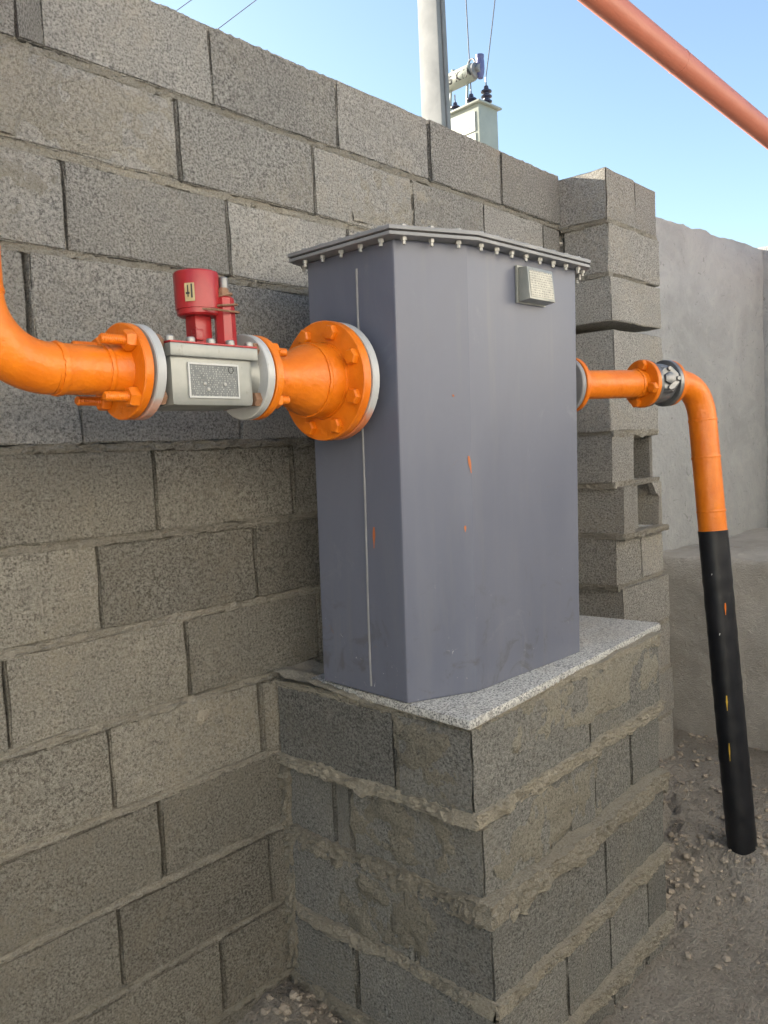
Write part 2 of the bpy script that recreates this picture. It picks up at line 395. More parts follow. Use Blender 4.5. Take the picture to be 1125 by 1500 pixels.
def sheet(o, a, b, na, nb, disp):
    """grid o + i*a + j*b pushed by disp(p)"""
    o, a, b = Vector(o), Vector(a), Vector(b); vs = []; fs = []
    for j in range(nb+1):
        for i in range(na+1): p = o + a*(i/na) + b*(j/nb); vs.append(p + disp(p))
    for j in range(nb):
        for i in range(na): k = j*(na+1)+i; fs.append((k, k+1, k+na+2, k+na+1))
    return MB().add(vs, fs)

# ------------------------------------------------------------------ ground
def sm(a, b, x):
    t = min(1, max(0, (x-a)/(b-a))); return t*t*(3-2*t)
def ground_h(x, y):
    h = .115*sm(1.45, 1.95, x)*(1-.45*sm(2.5, 3.3, x))
    h += .05*math.exp(-((x-2.15)**2/.09 + (y+.28)**2/.05)) + .10*math.exp(-((x-.47)**2/.02+(y+.03)**2/.05)) + .07*math.exp(-((x-1.62)**2/.02 + (y+.35)**2/.1))
    h += .06*math.exp(-((x-1.95)**2/.16 + (y+.35)**2/.09))*(.25+noise.fractal(Vector((x*11, y*11, 5)), .75, 2, 5))
    h += .02*math.exp(-((x-1.93)**2+(y+.75)**2)/.02)
    near = max(0, 1-max(abs(x-.8)-2.5, abs(y+.8)-2.2, 0)/2)
    h += near*(.022*noise.fractal(Vector((x*3, y*3, 0)), .8, 2, 4) + .012*noise.fractal(Vector((x*16, y*16, 2)), .7, 2, 4))
    return h
def axis_pts(lo, hi, step, far):
    p = [lo + (hi-lo)*i/int((hi-lo)/step) for i in range(int((hi-lo)/step)+1)]
    g = step*2; a = lo; b = hi; L_, H_ = [], []
    while b < far: b += g; a -= g; H_.append(b); L_.append(a); g *= 1.6
    return L_[::-1] + p + H_
gx, gy = axis_pts(-1.2, 3.6, .022, 1500), axis_pts(-2.0, .1, .022, 1500)
vs = [(x, y, ground_h(x, y)) for y in gy for x in gx]; nx_ = len(gx)
fs = [(j*nx_+i, j*nx_+i+1, (j+1)*nx_+i+1, (j+1)*nx_+i) for j in range(len(gy)-1) for i in range(nx_-1)]
g = part('ground', MB().add(vs, fs), M['soil']); tag(g, kind='structure')

# ------------------------------------------------------------------ main block wall
H = .21
wall = thing('block_wall', 'long grey hollow concrete block wall with open dark head joints and pale mortar beds', 'wall', (0, 0, 0))
rows = {5: [.463], 4: [.351], 3: [.05], 2: [-.047], 1: [.05], 0: [.221], -1: [.065], -2: [-.16], -3: [.059], -4: [.177], -5: [.052], -6: [.323], -7: [.10]}
XL, XR = -2.6, 2.178
for k, (a,) in rows.items():
    zt, zb = E0 + k*H - .009, E0 + (k-1)*H + .009
    js = []
    x = a
    if k == 5: js = [-.42, -.026, .029, .463, .907, 1.336, 1.758]; x = -.42
    elif k == 4: js = [.351, .798, 1.234, 1.636, 2.045]
    elif k == 2: js = [-.047, .395, .83, 1.27, 1.70]
    else:
        while x < XR-.08: js.append(x); x += .441 + random.uniform(-.006, .006)
    x = js[0]-.441
    while x > XL+.05: js.insert(0, x); x -= .441
    js = [XL] + js + [XR]
    if k == -7: zb = -.06
    for i in range(len(js)-1):
        g1 = random.choice((.0015, .003, .0045, .006)); yo = random.uniform(-.003, .004)
        dz = random.uniform(-.003, .003) + (random.uniform(-.006, .008) if k == 5 else 0)
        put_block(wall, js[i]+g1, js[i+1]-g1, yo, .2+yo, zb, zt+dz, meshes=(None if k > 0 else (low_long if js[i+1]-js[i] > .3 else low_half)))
    # bed mortar below this course
    if k > -7:
        zc = E0 + (k-1)*H; low = k <= 1
        part('mortar_bed', bead((XL, .004, zc), (XR, .004, zc), (0, -1, 0), (0, 0, 1), .0105 if low else .0095, (.008 if k == 1 else -.001) if low else -.006, .009 if low else .008, k*11.3+2, sag=.9 if low else .3), M['mortar'], wall)
    if k == 5: part('mortar_bed', bead((XL, .006, E0+5*H-.008), (XR, .006, E0+5*H-.008), (0, -.3, 1), (0, 1, 0), .004, .002, .006, 91, inner=.01), M['block'], wall)
part('wall_core', MB().box(((XL+XR)/2, .10, E0+(5*H-.06-1.6)/2-.03), (XR-XL-.02, .09, 5*H+1.5)), M['mortar'], wall, smooth=False)
def splat(cx, cz, rx, rz, seed, th=.006):
    n = 22; vs = [Vector((cx, -.006-th, cz))]; fs = []
    for ring, (s_, d_) in enumerate(((.6, th*.9), (1., 0))):
        for i in range(n):
            a = 2*pi*i/n; w_ = s_*(1+.5*noise.noise(Vector((cos(a)*1.6+seed, sin(a)*1.6, ring*.2))))
            vs.append(Vector((cx+rx*cos(a)*w_+rz*.4*sin(a)*w_, .004-.006*(ring == 0)-d_, cz+rz*sin(a)*w_)))
    for i in range(n):
        j = (i+1) % n; fs.append((0, 1+i, 1+j)); fs.append((1+i, 1+n+i, 1+n+j, 1+j))
    return MB().add(vs, fs)
for px, py, rx, rz, sd_ in ((297, 1050, .02, .018, 1), (205, 1146, .007, .014, 2)):
    p = at_y(px, py, 0); part('mortar_splash', splat(p.x, p.z, rx, rz, sd_, .002), M['mortar2'], wall)

# ------------------------------------------------------------------ end pier of the wall
pier = thing('block_pier', 'rough block pier with broken hollow blocks at the end of the wall', 'pier', (2.178, 0, 0))
PX0, PX1, PY = 2.184, 2.655, -.205
zt = E0 + 1.035
for c_ in range(13):
    z1 = zt - c_*.2085 - .006; z0 = z1 - .194
    jx, jy = random.uniform(-.014, .016), random.uniform(-.026, .012)
    if c_ == 2: z0 += .02
    if z0 < .0: z0 = -.05
    if c_ in (0, 4, 7, 9, 11):            # two headers
        m_ = (PX0+PX1)/2 + (.02 if c_ == 0 else -.0)
        put_block(pier, PX0+jx, m_-.005, PY+jy, .19, z0, z1, tilt=.011)
        put_block(pier, m_+.005, PX1+jx, PY+jy+.006, .19, z0-.004, z1, tilt=.011)
    elif c_ in (5, 6):                     # hollow blocks with the front web knocked out
        w1 = .20 if c_ == 5 else .115
        put_block(pier, PX0+jx, PX0+w1, PY+jy, .06, z0, z1, tilt=.012)
        if c_ == 6: put_block(pier, PX0+.127, PX0+.225, PY+.012, .06, z0, z1, tilt=.015)
        put_block(pier, PX1-.036, PX1-.002, PY+(.012 if c_ == 6 else .05), .185, z0, z1, tilt=.011)
        put_block(pier, PX0+.10, PX1-.045, .12, .186, z0, z1, tilt=.004)
        if c_ == 6:
            shard = [(PX1-.11, z1), (PX1-.03, z1), (PX1-.03, z1-.075), (PX1-.05, z1-.05), (PX1-.066, z1-.055), (PX1-.085, z1-.022)]
            part('web_shard', MB().add([(x, y, z) for y in (PY+.01, PY+.034) for x, z in shard], [tuple(range(6)), tuple(range(6, 12))[::-1]]+[(a, (a+1) % 6, 6+(a+1) % 6, 6+a) for a in range(6)]), M['block'], pier, smooth=False)
    else:                                  # stretcher
        put_block(pier, PX0+jx, PX1+jx*.5, PY+jy, -.008, z0, z1, tilt=.011)
        put_block(pier, PX0+.02, PX1-.01, .002, .19, z0, z1, tilt=.004)
    hb = .010 if c_ < 3 else .013
    if c_ not in (2,):
        gap = (PX0+.05, PX1-.12) if c_ == 1 else (PX0, PX1)
        part('mortar_bed', bead((gap[0]+.004, PY+jy+.004, z0-.008), (gap[1]-.012, PY+jy+.004, z0-.008), (0, -1, 0), (0, 0, 1), hb, .002+.008*(c_ in (5, 6, 8)), .011, c_*3.1, sag=.8), M['mortar'], pier)
        part('mortar_bed', bead((PX0-.002, PY, z0-.008), (PX0-.002, 0, z0-.008), (-1, 0, 0), (0, 0, 1), hb, -.002, .008, c_*5.1+1, sag=.6), M['mortar'], pier)
part('pier_core', MB().box(((PX0+PX1)/2, .155, E0-.28), (.38, .03, 2.5)), M['mortar'], pier, smooth=False)

# ------------------------------------------------------------------ rendered wall beyond, cross wall, concrete ledge
def rough(n, amp, s=3.):
    n = Vector(n)
    return lambda p: n*(amp*noise.fractal(p*s, .8, 2, 5) + amp*.25*noise.fractal(p*s*9, .7, 2, 3))
A_, B_ = Vector((2.66, .045, 0)), Vector((4.32, -.125, 0)); du = (B_-A_).normalized(); dn = Vector((du.y, -du.x, 0))
def slab_wall(name, A, B, ztop, thick, mat, amp, label, cat, topamp=.012):
    t_ = thing(name, label, cat, (A.x, A.y, 0)); u = B-A; n = Vector((u.y, -u.x, 0)).normalized(); Lw = u.length
    na, nb = int(Lw/.03), int(ztop/.03)
    def face(off, sgn):
        vs = []
        for j in range(nb+1):
            for i in range(na+1):
                p = A + u*(i/na) - n*off; p.z = -.1 + (ztop+.1)*j/nb
                if j == nb: p.z += topamp*noise.fractal(Vector((i*.03*6, off*3, 1)), .7, 2, 5) + topamp*.5
                q = p + n*sgn*(amp*noise.fractal(p*3, .8, 2, 5) + amp*.3*noise.fractal(p*24, .7, 2, 3)); vs.append(q)
        return vs
    F = face(0, 1); Bk = face(thick, 1); o = len(F); fs = []; w_ = na+1
    for j in range(nb):
        for i in range(na):
            k = j*w_+i; fs += [(k, k+1, k+w_+1, k+w_), (o+k+1, o+k, o+k+w_, o+k+w_+1)]
    for i in range(na):
        k = nb*w_+i; fs.append((k, k+1, o+k+1, o+k))
    for j in range(nb):
        a = j*w_; fs.append((a, a+w_, o+a+w_, o+a)); a += na; fs.append((a+w_, a, o+a, o+a+w_))
    part('render_coat', MB().add(F+Bk, fs), mat, t_); return t_
slab_wall('rendered_wall', A_, B_, E0+1.045, .2, M['plaster'], .008, 'cement rendered grey wall with scratched trowel marks past the block pier', 'wall')
slab_wall('cross_wall', Vector((4.325, .25, 0)), Vector((4.30, -3.2, 0)), E0+1.06, .2, M['plaster'], .008, 'rendered return wall meeting the trowelled wall behind the pipe bend', 'wall')
slab_wall('added_bounce_wall', Vector((4.6, -2.9, 0)), Vector((-3.2, -2.9, 0)), E0+1.4, .2, M['bounce_wall_paint'], .006, 'added pale wall across the yard, out of view, bouncing light back', 'wall')  # unseen wall added for bounced light and falloff down the block wall
t_ = thing('concrete_ledge', 'low earth stained concrete ledge at the foot of the rendered wall', 'ledge', (3.0, -.05, 0))
ZL = E0-.605; vs = []; LX0, LX1, LY0, LY1 = 3.0, 4.29, -2.6, .0
na, prof = 100, []
prof = [(0, -.1+(ZL+.07)*j/24) for j in range(25)] + [(.01, ZL-.012), (.03, ZL)] + [(.03+(LX1-LX0-.04)*j/24, ZL+.012*j/24) for j in range(1, 25)]
fs = []
for i in range(na+1):
    y = LY1 + (LY0-LY1)*i/na
    for j, (x, z) in enumerate(prof):
        p = Vector((LX0+x, y, z)); a = .016*noise.fractal(p*3, .8, 2, 5) + .006*noise.fractal(p*22, .7, 2, 3)
        vs.append(p + (Vector((-a, 0, 0)) if j < 26 else Vector((0, 0, a))))
m_ = len(prof)
for i in range(na):
    for j in range(m_-1): k = i*m_+j; fs.append((k, k+1, k+m_+1, k+m_))
fs.append(tuple(range(m_))); fs.append(tuple(na*m_+j for j in range(m_)))
part('ledge_body', MB().add(vs, fs), M['ledge'], t_)

# ------------------------------------------------------------------ block pedestal
ped = thing('block_pedestal', 'stacked concrete block pedestal with thick smeared mortar carrying the grey cabinet', 'pedestal', (.56, -.66, 0))
ZP = E0 - .652
YN = [-.662, -.664, -.688, -.696, -.702]; XN = [.545, .562, .552, .550, .552]; XE = [1.528, 1.50, 1.468, 1.458, 1.45]
FJ = [[1.073], [.856, .955, 1.09, 1.309], [1.087], [.856, 1.087, 1.327], [1.09, 1.30]]
LJ = [[-.436], [-.256, -.20], [-.465], [-.259], [-.45]]
for c_ in range(5):
    z1 = ZP - c_*.2115 - .004; z0 = z1 - (.196 if c_ < 4 else .25)
    xn, yn, xe = XN[c_], YN[c_], XE[c_]
    # front face blocks, first one is the corner block
    xs_ = [xn] + FJ[c_] + [xe]; corner_d = LJ[c_][0] - yn
    for i in range(len(xs_)-1):
        y1 = LJ[c_][0]-.008 if i == 0 else yn+.2
        put_block(ped, xs_[i]+(.0 if i == 0 else .004), xs_[i+1]-(.004 if i < len(xs_)-2 else 0), yn+random.uniform(0, .006)*(i > 0), y1, z0, z1, True, .005)
    ys_ = [LJ[c_][0]] + LJ[c_][1:] + [-.004]
    for i in range(len(ys_)-1):
        put_block(ped, xn+random.uniform(.002, .010), xn+.2, ys_[i]+.008, ys_[i+1]-.004, z0, z1, True, .005)
    put_block(ped, xe-.2, xe, yn+.21, -.05, z0, z1, True, .004)
    if c_ < 5:
        zc = z0 - .007; fat = (.018, .026, .018, .023, .017)[c_]; o_ = (.009, .016, .010, .020, .014)[c_]; nn = min(YN[c_], YN[min(c_+1, 4)])
        if c_ < 4:
            xo = min(xn, XN[c_+1])
            part('mortar_bed', bead((xo-.006, nn, zc), (max(xe, XE[c_+1])-.004, nn, zc), (0, -1, 0), (0, 0, 1), fat, o_, .013, c_*7.7+1, inner=.06, sag=.9, step=.004, sec=12), M['mortar2'], ped)
            part('mortar_bed', bead((xo+.001, nn-.006, zc), (xo+.004, 0, zc), (-1, 0, 0), (0, 0, 1), fat*.95, o_*.8, .011, c_*9.7+3, inner=.06, sag=1.2, step=.004, sec=12), M['mortar2'], ped)
part('pedestal_core', MB().box((1.0, -.33, ZP/2-.02), (.66, .46, ZP-.02)), M['mortar2'], ped, smooth=False)
# bedding mortar under the capstone and smears on the faces
part('mortar_bed', bead((.55, -.655, ZP+.002), (1.54, -.655, ZP+.002), (0, -1, 0), (0, 0, 1), .013, .004, .008, 55, inner=.08, sag=2.2), M['mortar2'], ped)
part('mortar_bed', bead((.552, -.64, ZP-.001), (.556, 0, ZP-.001), (-1, 0, 0), (0, 0, 1), .012, .003, .009, 57, inner=.1, sag=1.), M['mortar2'], ped)
part('mortar_bed', bead((.556, -.004, ZP-.20), (.556, -.004, -.05), (-1, -.2, 0), (0, -1, 0), .026, .018, .02, 66, inner=.04, sag=1.2), M['mortar2'], ped)
def smear(o, a, b, n, seed, thr=.02, amp=.011, step=.007):
    """patchy mortar skim over a face: raised islands, the rest dips inside the block"""
    o, a, b, n = Vector(o), Vector(a), Vector(b), Vector(n)
    def d(p):
        e_ = min(1, 6*min((p-o).dot(a)/a.length_squared, 1-(p-o).dot(a)/a.length_squared, (p-o).dot(b)/b.length_squared, 1-(p-o).dot(b)/b.length_squared))
        h = noise.fractal(p*11+Vector((seed, 0, 0)), .75, 2, 5)*.6 + .25*e_ - .2 - thr
        return n*(max(-.012, min(.007, h*.03)) + .0022*noise.fractal(p*60, .7, 2, 4))
    return sheet(o, a, b, max(2, int(a.length/step)), max(2, int(b.length/step)), d)
part('mortar_smear', smear((.545, -.64, ZP-.20), (0, .21, 0), (0, 0, .20), (-1, 0, 0), 4), M['skim'], ped)
part('mortar_smear', smear((.56, -.62, ZP-.42), (0, .36, 0), (0, 0, .20), (-1, 0, 0), 9, .07), M['skim'], ped)
part('mortar_smear', smear((.552, -.60, ZP-.62), (0, .42, 0), (0, 0, .18), (-1, 0, 0), 14, .12), M['skim'], ped)
part('mortar_smear', smear((.70, -.662, ZP-.13), (.80, 0, 0), (0, 0, .13), (0, -1, 0), 21, .0), M['skim'], ped)
part('mortar_smear', smear((.60, -.664, ZP-.40), (.52, 0, 0), (0, 0, .17), (0, -1, 0), 27, .08), M['skim'], ped)
for x0_, x1_, z0_, z1_, sd_, th_ in ((-.30, .34, 3.08, 3.95, 41, .0), (.95, 1.4, 3.1, 3.9, 43, .03), (-.5, .05, 2.05, 2.9, 44, .10)):
    part('mortar_smear', smear((x0_, -.001, E0+z0_*H), (x1_-x0_, 0, 0), (0, 0, (z1_-z0_)*H), (0, -1, 0), sd_, th_), M['skim_wall' if z0_ > 0 else 'mortar'], wall)
# mortar shelf between the capstone and the wall
part('mortar_smear', sheet((.538, -.40, ZP+.016), (.16, 0, 0), (0, .40, 0), 20, 46, lambda p: Vector((0, 0, .012*noise.fractal(p*9, .8, 2, 5) + .012*sm(-.3, 0, p.y) - .012*sm(-.2, -.4, p.y)))), M['mortar2'], ped)
cap = MB().prism([(.520, -.677), (1.625, -.624), (1.60, -.10), (.572, -.12)], ZP+.006, ZP+.030)
cp = part('capstone', cap, M['granite'], ped, bevel=.009, label='speckled grey granite slab topping the pedestal')
# debris spilled at the wall foot
# ------------------------------------------------------------------ grey cabinet
ZB = E0 - .6215; RZ = R(-2.78)
OX, OY = .535, -.491
cab = thing('regulator_cabinet', 'tall grey painted steel cabinet with cut corners and a bolted lid', 'cabinet', (OX, OY, ZB), rz=RZ)
cab.rotation_euler = (R(1.3), 0, RZ); CABM = Matrix.Translation((OX, OY, ZB)) @ cab.rotation_euler.to_matrix().to_4x4()
HB = 1.044
OCT = [(0, 0), (.169, -.069), (.628, -.069), (.735, .020), (.735, .290), (.628, .363), (.169, .363), (0, .294)]
def grow(poly, d):
    n = len(poly); out = []
    for i in range(n):
        p0, p, p1 = (Vector(poly[(i+k) % n]).to_2d() for k in (-1, 0, 1))
        e0, e1 = (p-p0).normalized(), (p1-p).normalized(); n0, n1 = Vector((e0.y, -e0.x)), Vector((e1.y, -e1.x))
        bis = (n0+n1).normalized(); q = p + bis*(d/bis.dot(n0)); out.append((q.x, q.y))
    return out
part('cabinet_body', MB().prism(OCT, 0, HB), M['cabinet'], cab, bevel=.005, local=True, smooth=False)
part('weld_seam', MB().tube([(-.001, .118+.0015*sin(z*9), z) for z in [i*.02 for i in range(1, 51)]], [.0028+.0008*noise.noise(Vector((i*.9, 0, 0))) for i in range(50)], 8), M['lid'], cab, local=True)
part('top_flange', MB().prism(grow(OCT, .037), HB+.0005, HB+.008), M['lid'], cab, bevel=.0012, local=True)
part('lid_gasket', MB().prism(grow(OCT, .033), HB+.0082, HB+.0115), M['gasket'], cab, local=True)
lidp = MB().prism(grow(OCT, .039), HB+.0118, HB+.0205)
part('lid', lidp, M['lid'], cab, bevel=.0012, local=True)
# bolts round the lid
bm_ = MB().lathe((0, 0, 0), (0, 0, 1), [(-.016, .0035), (-.015, .0044), (-.008, .0044), (-.0078, .0066), (-.007, .0068), (-.0003, .0070), (0, .0045), (.0205, .0045), (.0208, .0072), (.0225, .0078), (.0262, .0078), (.0275, .0062)], 6)
lb = mesh_of(bm_, 'bolt', M['zinc'], True)
ring = grow(OCT, .021)
for i in range(8):
    a, b = Vector(ring[i]), Vector(ring[(i+1) % 8]); L_ = (b-a).length; n_ = max(2, round(L_/.062))
    for j in range(n_):
        p = a.lerp(b, (j+.5)/n_ if i % 2 else (j+.45)/n_)
        o = bpy.data.objects.new('bolt', lb); C.objects.link(o); o.parent = cab; o.location = (p.x, p.y, HB+.0003-.0003)
        o.rotation_euler = (0, 0, random.uniform(0, 1))
# paint flecks
def fleck(u, z, w_, h_, sk, seed):
    n = 8; vs = []
    for i in range(n):
        t = i/(n-1); ww = w_*(.35+.65*sin(pi*min(1, t*1.15+.08)))*(1+.5*noise.noise(Vector((i, seed, 0))))
        vs += [(u-ww/2+sk*t, z-h_*t), (u+ww/2+sk*t, z-h_*t)]
    return vs, [(2*i, 2*i+1, 2*i+3, 2*i+2) for i in range(n-1)]
def inv_cab(p):
    return CABM.inverted() @ Vector(p)
for px, py, hpx, wpx, sk in ((686, 668, 22, 4, .006), (681, 770, 8, 3, .0), (663, 578, 3, 3, .002)):
    if px > 688:
        q = inv_cab(at_y(px, py, -.60)); vs, fs = fleck(q.x, q.z, wpx*.0018, hpx*.0018, sk, px); m3 = [(x, -.0705, z) for x, z in vs]
    else:
        # on the cut corner face: intersect with the plane through (0,0)-(.169,-.069)
        n3 = Vector((-.069, -.169, 0)).normalized(); rc = CABM.to_3x3().inverted()
        o3 = inv_cab(CAM); d3 = rc @ ray(px, py); t3 = -o3.dot(n3)/d3.dot(n3); q = o3 + d3*t3
        vs, fs = fleck(0, q.z, wpx*.0018, hpx*.0018, sk, px); e3 = Vector((.169, -.069, 0)).normalized()
        m3 = [Vector((q.x, q.y, 0)) + e3*x + Vector((0, 0, z)) + n3*.0015 for x, z in vs]
    part('paint_fleck', MB().add(m3, fs), M['fleck'], cab, local=True)
q = inv_cab(Vector((.541, -.40, 0))); 
vs, fs = fleck(0, at_y(510, 778, -.40).z-ZB, .008, .05, .002, 3)
part('paint_fleck', MB().add([(-.0015, .09+x, z) for x, z in vs], fs), M['fleck'], cab, local=True)
# notice case on the front
q0 = inv_cab(at_y(752, 386, -.60)); q1 = inv_cab(at_y(800, 440, -.60))
cx0, cx1, cz1, cz0 = .352, .474, q0.z-.004, q0.z-.094
hold = part('notice_case', MB().box(((cx0+cx1)/2, -.0735, (cz0+cz1)/2), (cx1-cx0, .006, cz1-cz0)), M['meter'], cab, bevel=.001, local=True, smooth=False)
wv = [(cx0+.004, -.077, cz0+.002), (cx1-.004, -.077, cz0+.002), (cx1-.004, -.077, cz1-.004), (cx0+.004, -.077, cz1-.004)]
fv = [(cx0+.006, -.110, cz0+.006), (cx1-.006, -.110, cz0+.006), (cx1-.006, -.102, cz1-.006), (cx0+.006, -.102, cz1-.006)]
part('case_body', MB().add(wv+fv, [(0, 1, 2, 3), (4, 7, 6, 5), (0, 4, 5, 1), (1, 5, 6, 2), (2, 6, 7, 3), (3, 7, 4, 0)]), M['meter'], hold, bevel=.003, local=True)
def lerpf(s_, t_):
    a = Vector(fv[0]).lerp(Vector(fv[1]), s_); b = Vector(fv[3]).lerp(Vector(fv[2]), s_); return a.lerp(b, t_) + Vector((0, -.0012, 0))
part('notice', MB().add([lerpf(.05, .08), lerpf(.93, .08), lerpf(.93, .9), lerpf(.05, .9)], [(0, 1, 2, 3)]), M['notice'], hold, local=True, label='small printed notice in lines too fine to read')
part('case_screw', MB().lathe((cx1+.001, -.09, (cz0+cz1)/2-.01), (1, 0, 0), [(0, .003), (.006, .003)], 8), M['zinc'], hold, local=True)

# ------------------------------------------------------------------ piping
AY, AZ = -.352, E0+.126
def disc(o, ax, r, t, hole=0., n=56): return MB().lathe(o, ax, [(0, r-.002), (.002, r), (t-.002, r), (t, r-.002)], n)
def hexb(o, ax, r, t, ph=0.): return MB().lathe(o, ax, [(0, r), (t*.75, r), (t, r*.82)], 6, ph=ph)
def bolt_mesh(name, mat, head_r, head_t, stud_r, stud_len):
    mb = hexb((0, 0, 0), (0, 0, 1), head_r, head_t)
    if stud_len:
        n = int(stud_len/.0018); pr = [(head_t-.001 + i*.0018, stud_r*(1 if i % 2 else .9)) for i in range(n)]
        pr.append((pr[-1][0]+.002, stud_r*.7)); mb.lathe((0, 0, 0), (0, 0, 1), pr, 12)
    return mesh_of(mb, name, mat, True)
def bolts(me, parent, o, ax, rad, n, ph, name='bolt'):
    ax = Vector(ax).normalized(); o = Vector(o); a = (Vector((0, 0, 1)) - ax*ax.z).normalized(); b = ax.cross(a)
    qd = ax.to_track_quat('Z', 'Y')
    for i in range(n):
        q = 2*pi*i/n+ph; r_ = qd @ Matrix.Rotation(random.uniform(0, 1), 3, 'Z').to_quaternion()
        inst(name, me, parent, o + (a*cos(q)+b*sin(q))*rad, r_)
def weld(o, ax, r, seed, th=.004):
    ax = Vector(ax).normalized(); o = Vector(o); a = ax.orthogonal().normalized(); b = ax.cross(a); n = 60; vs = []; fs = []
    for i in range(n):
        q = 2*pi*i/n; e_ = a*cos(q)+b*sin(q); sh = ax*.002*noise.noise(Vector((cos(q)*3, sin(q)*3, seed)))
        rr = th*(1+.5*noise.noise(Vector((cos(q)*9, sin(q)*9, seed))))
        for k in range(6):
            g_ = 2*pi*k/6; vs.append(o + sh + e_*(r-.0005+rr*.7*cos(g_)) + ax*rr*1.3*sin(g_))
    for i in range(n):
        for k in range(6):
            j, l = (i+1) % n, (k+1) % 6; fs.append((i*6+k, j*6+k, j*6+l, i*6+l))
    return MB().add(vs, fs)
PR = .0445
nut_o = bolt_mesh('bolt', M['orange'], .019, .017, .009, .045)
nut_s = bolt_mesh('bolt', M['orange'], .018, .015, .009, .026)
head_o = bolt_mesh('bolt', M['orange'], .018, .014, .009, 0)
head_r = bolt_mesh('bolt', M['rust'], .0155, .013, .008, 0)
head_z = bolt_mesh('bolt', M['zinc'], .014, .014, .007, .008)
Xa = Vector((1, 0, 0))
# inlet pipe: riser elbow, straight, flange
inlet = thing('inlet_pipe', 'orange pipe elbow dropping to a bolted flange beside the grey gas meter', 'pipe', (-.15, AY, AZ))
RE = .115; XE0 = -.185
arc = [Vector((XE0 - RE*sin(a), AY, AZ + RE*(1-cos(a)))) for a in [pi/2*i/18 for i in range(19)]]
part('elbow', MB().tube(arc, PR, 40), M['orange'], inlet)
part('riser', MB().tube([arc[-1], arc[-1]+Vector((0, 0, .35))], PR, 40), M['orange'], inlet)
part('weld_bead', weld(arc[-1]+Vector((0, 0, .003)), (0, 0, 1), PR, 1), M['orange'], inlet)
part('straight_pipe', MB().tube([(XE0, AY, AZ), (-.085, AY, AZ)], PR-.0006, 40), M['orange'], inlet)
part('weld_bead', weld((XE0+.012, AY, AZ), Xa, PR, 2, .005), M['orange'], inlet)
fl = part('flange', disc((-.0545, AY, AZ), Xa, .0875, .018).lathe((-.0945, AY, AZ), Xa, [(0, PR), (.012, PR+.001), (.040, PR+.008)], 40), M['orange'], inlet)
part('weld_bead', weld((-.088, AY, AZ), Xa, PR+.001, 3, .0045), M['orange'], inlet)
bolts(nut_o, inlet, (-.055, AY, AZ), (-1, 0, 0), .070, 4, pi/4)
part('gasket', MB().lathe((-.0338, AY, AZ), Xa, [(-.0025, .074), (.0036, .074)], 40), M['gasket'], inlet)
# meter
mt = thing('gas_meter', 'grey flanged gas meter with engraved plate and a red index head', 'gas meter', (.10, AY, AZ))
part('flange', disc((-.030, AY, AZ), Xa, .0875, .019), M['flange_over'], mt)
part('flange', disc((.222, AY, AZ), Xa, .0875, .019), M['flange_grey'], mt)
part('neck', MB().lathe((-.011, AY, AZ), Xa, [(0, .060), (.012, .052), (.030, .050)], 40), M['meter'], mt)
part('neck', MB().lathe((.196, AY, AZ), Xa, [(0, .050), (.016, .052), (.026, .060)], 40), M['meter'], mt)
for xx, ax_ in ((-.0105, 1), (.2215, -1)): bolts(head_r, mt, (xx, AY, AZ), (ax_, 0, 0), .070, 4, pi/4)
bx0, bx1, by0, by1, bz0, bz1 = .010, .200, AY-.066, AY+.066, AZ-.066, AZ+.036
body = part('body', MB().box(((bx0+bx1)/2, AY, (bz0+bz1)/2), (bx1-bx0, by1-by0, bz1-bz0)), M['meter'], mt, bevel=.012)
part('cover', MB().box(((bx0+bx1)/2+.002, AY, AZ+.0365), (bx1-bx0+.012, .150, .024)), M['meter'], mt, bevel=.003)
part('cover_gasket', MB().box(((bx0+bx1)/2+.002, AY, AZ+.0505), (bx1-bx0+.011, .149, .0035)), M['red'], mt, bevel=.0008)
cz = mesh_of(MB().lathe((0, 0, 0), (0, 0, 1), [(0, .0085), (.008, .0085), (.010, .007)], 18), 'bolt', M['zinc'], True)
for i in range(5):
    for s_ in (-1, 1): inst('bolt', cz, mt, (.014+i*.0455, AY+s_*.062, AZ+.0522))
npl = part('nameplate', MB().box((.103, by0-.0012, AZ-.018), (.112, .003, .062)), M['plate'], mt, smooth=False, label='dark engraved data plate with print too small to read')
fr = MB()
for dx_, dz_, wx, wz in ((0, .031, .116, .0035), (0, -.031, .116, .0035), (-.0565, 0, .0035, .0584), (.0565, 0, .0035, .0584)): fr.box((.103+dx_, by0-.0022, AZ-.018+dz_), (wx, .0036, wz))
part('plate_rim', fr, M['flange_grey'], npl, smooth=False)
rw = mesh_of(MB().lathe((0, 0, 0), (0, -1, 0), [(0, .004), (.0015, .0035), (.0025, .001)], 12), 'rivet', M['zinc'], True)
for dx_, dz_ in ((-.022, -.006), (.024, -.006), (-.015, -.016)): inst('rivet', rw, npl, (.103+dx_, by0-.0027, AZ-.018+dz_))
ringm = MB().tube([(.143+.006*cos(a), by0-.0030, AZ+.004+.006*sin(a)) for a in [2*pi*i/16 for i in range(17)]], .0007, 5)
part('plate_mark', ringm, M['ink'], npl)
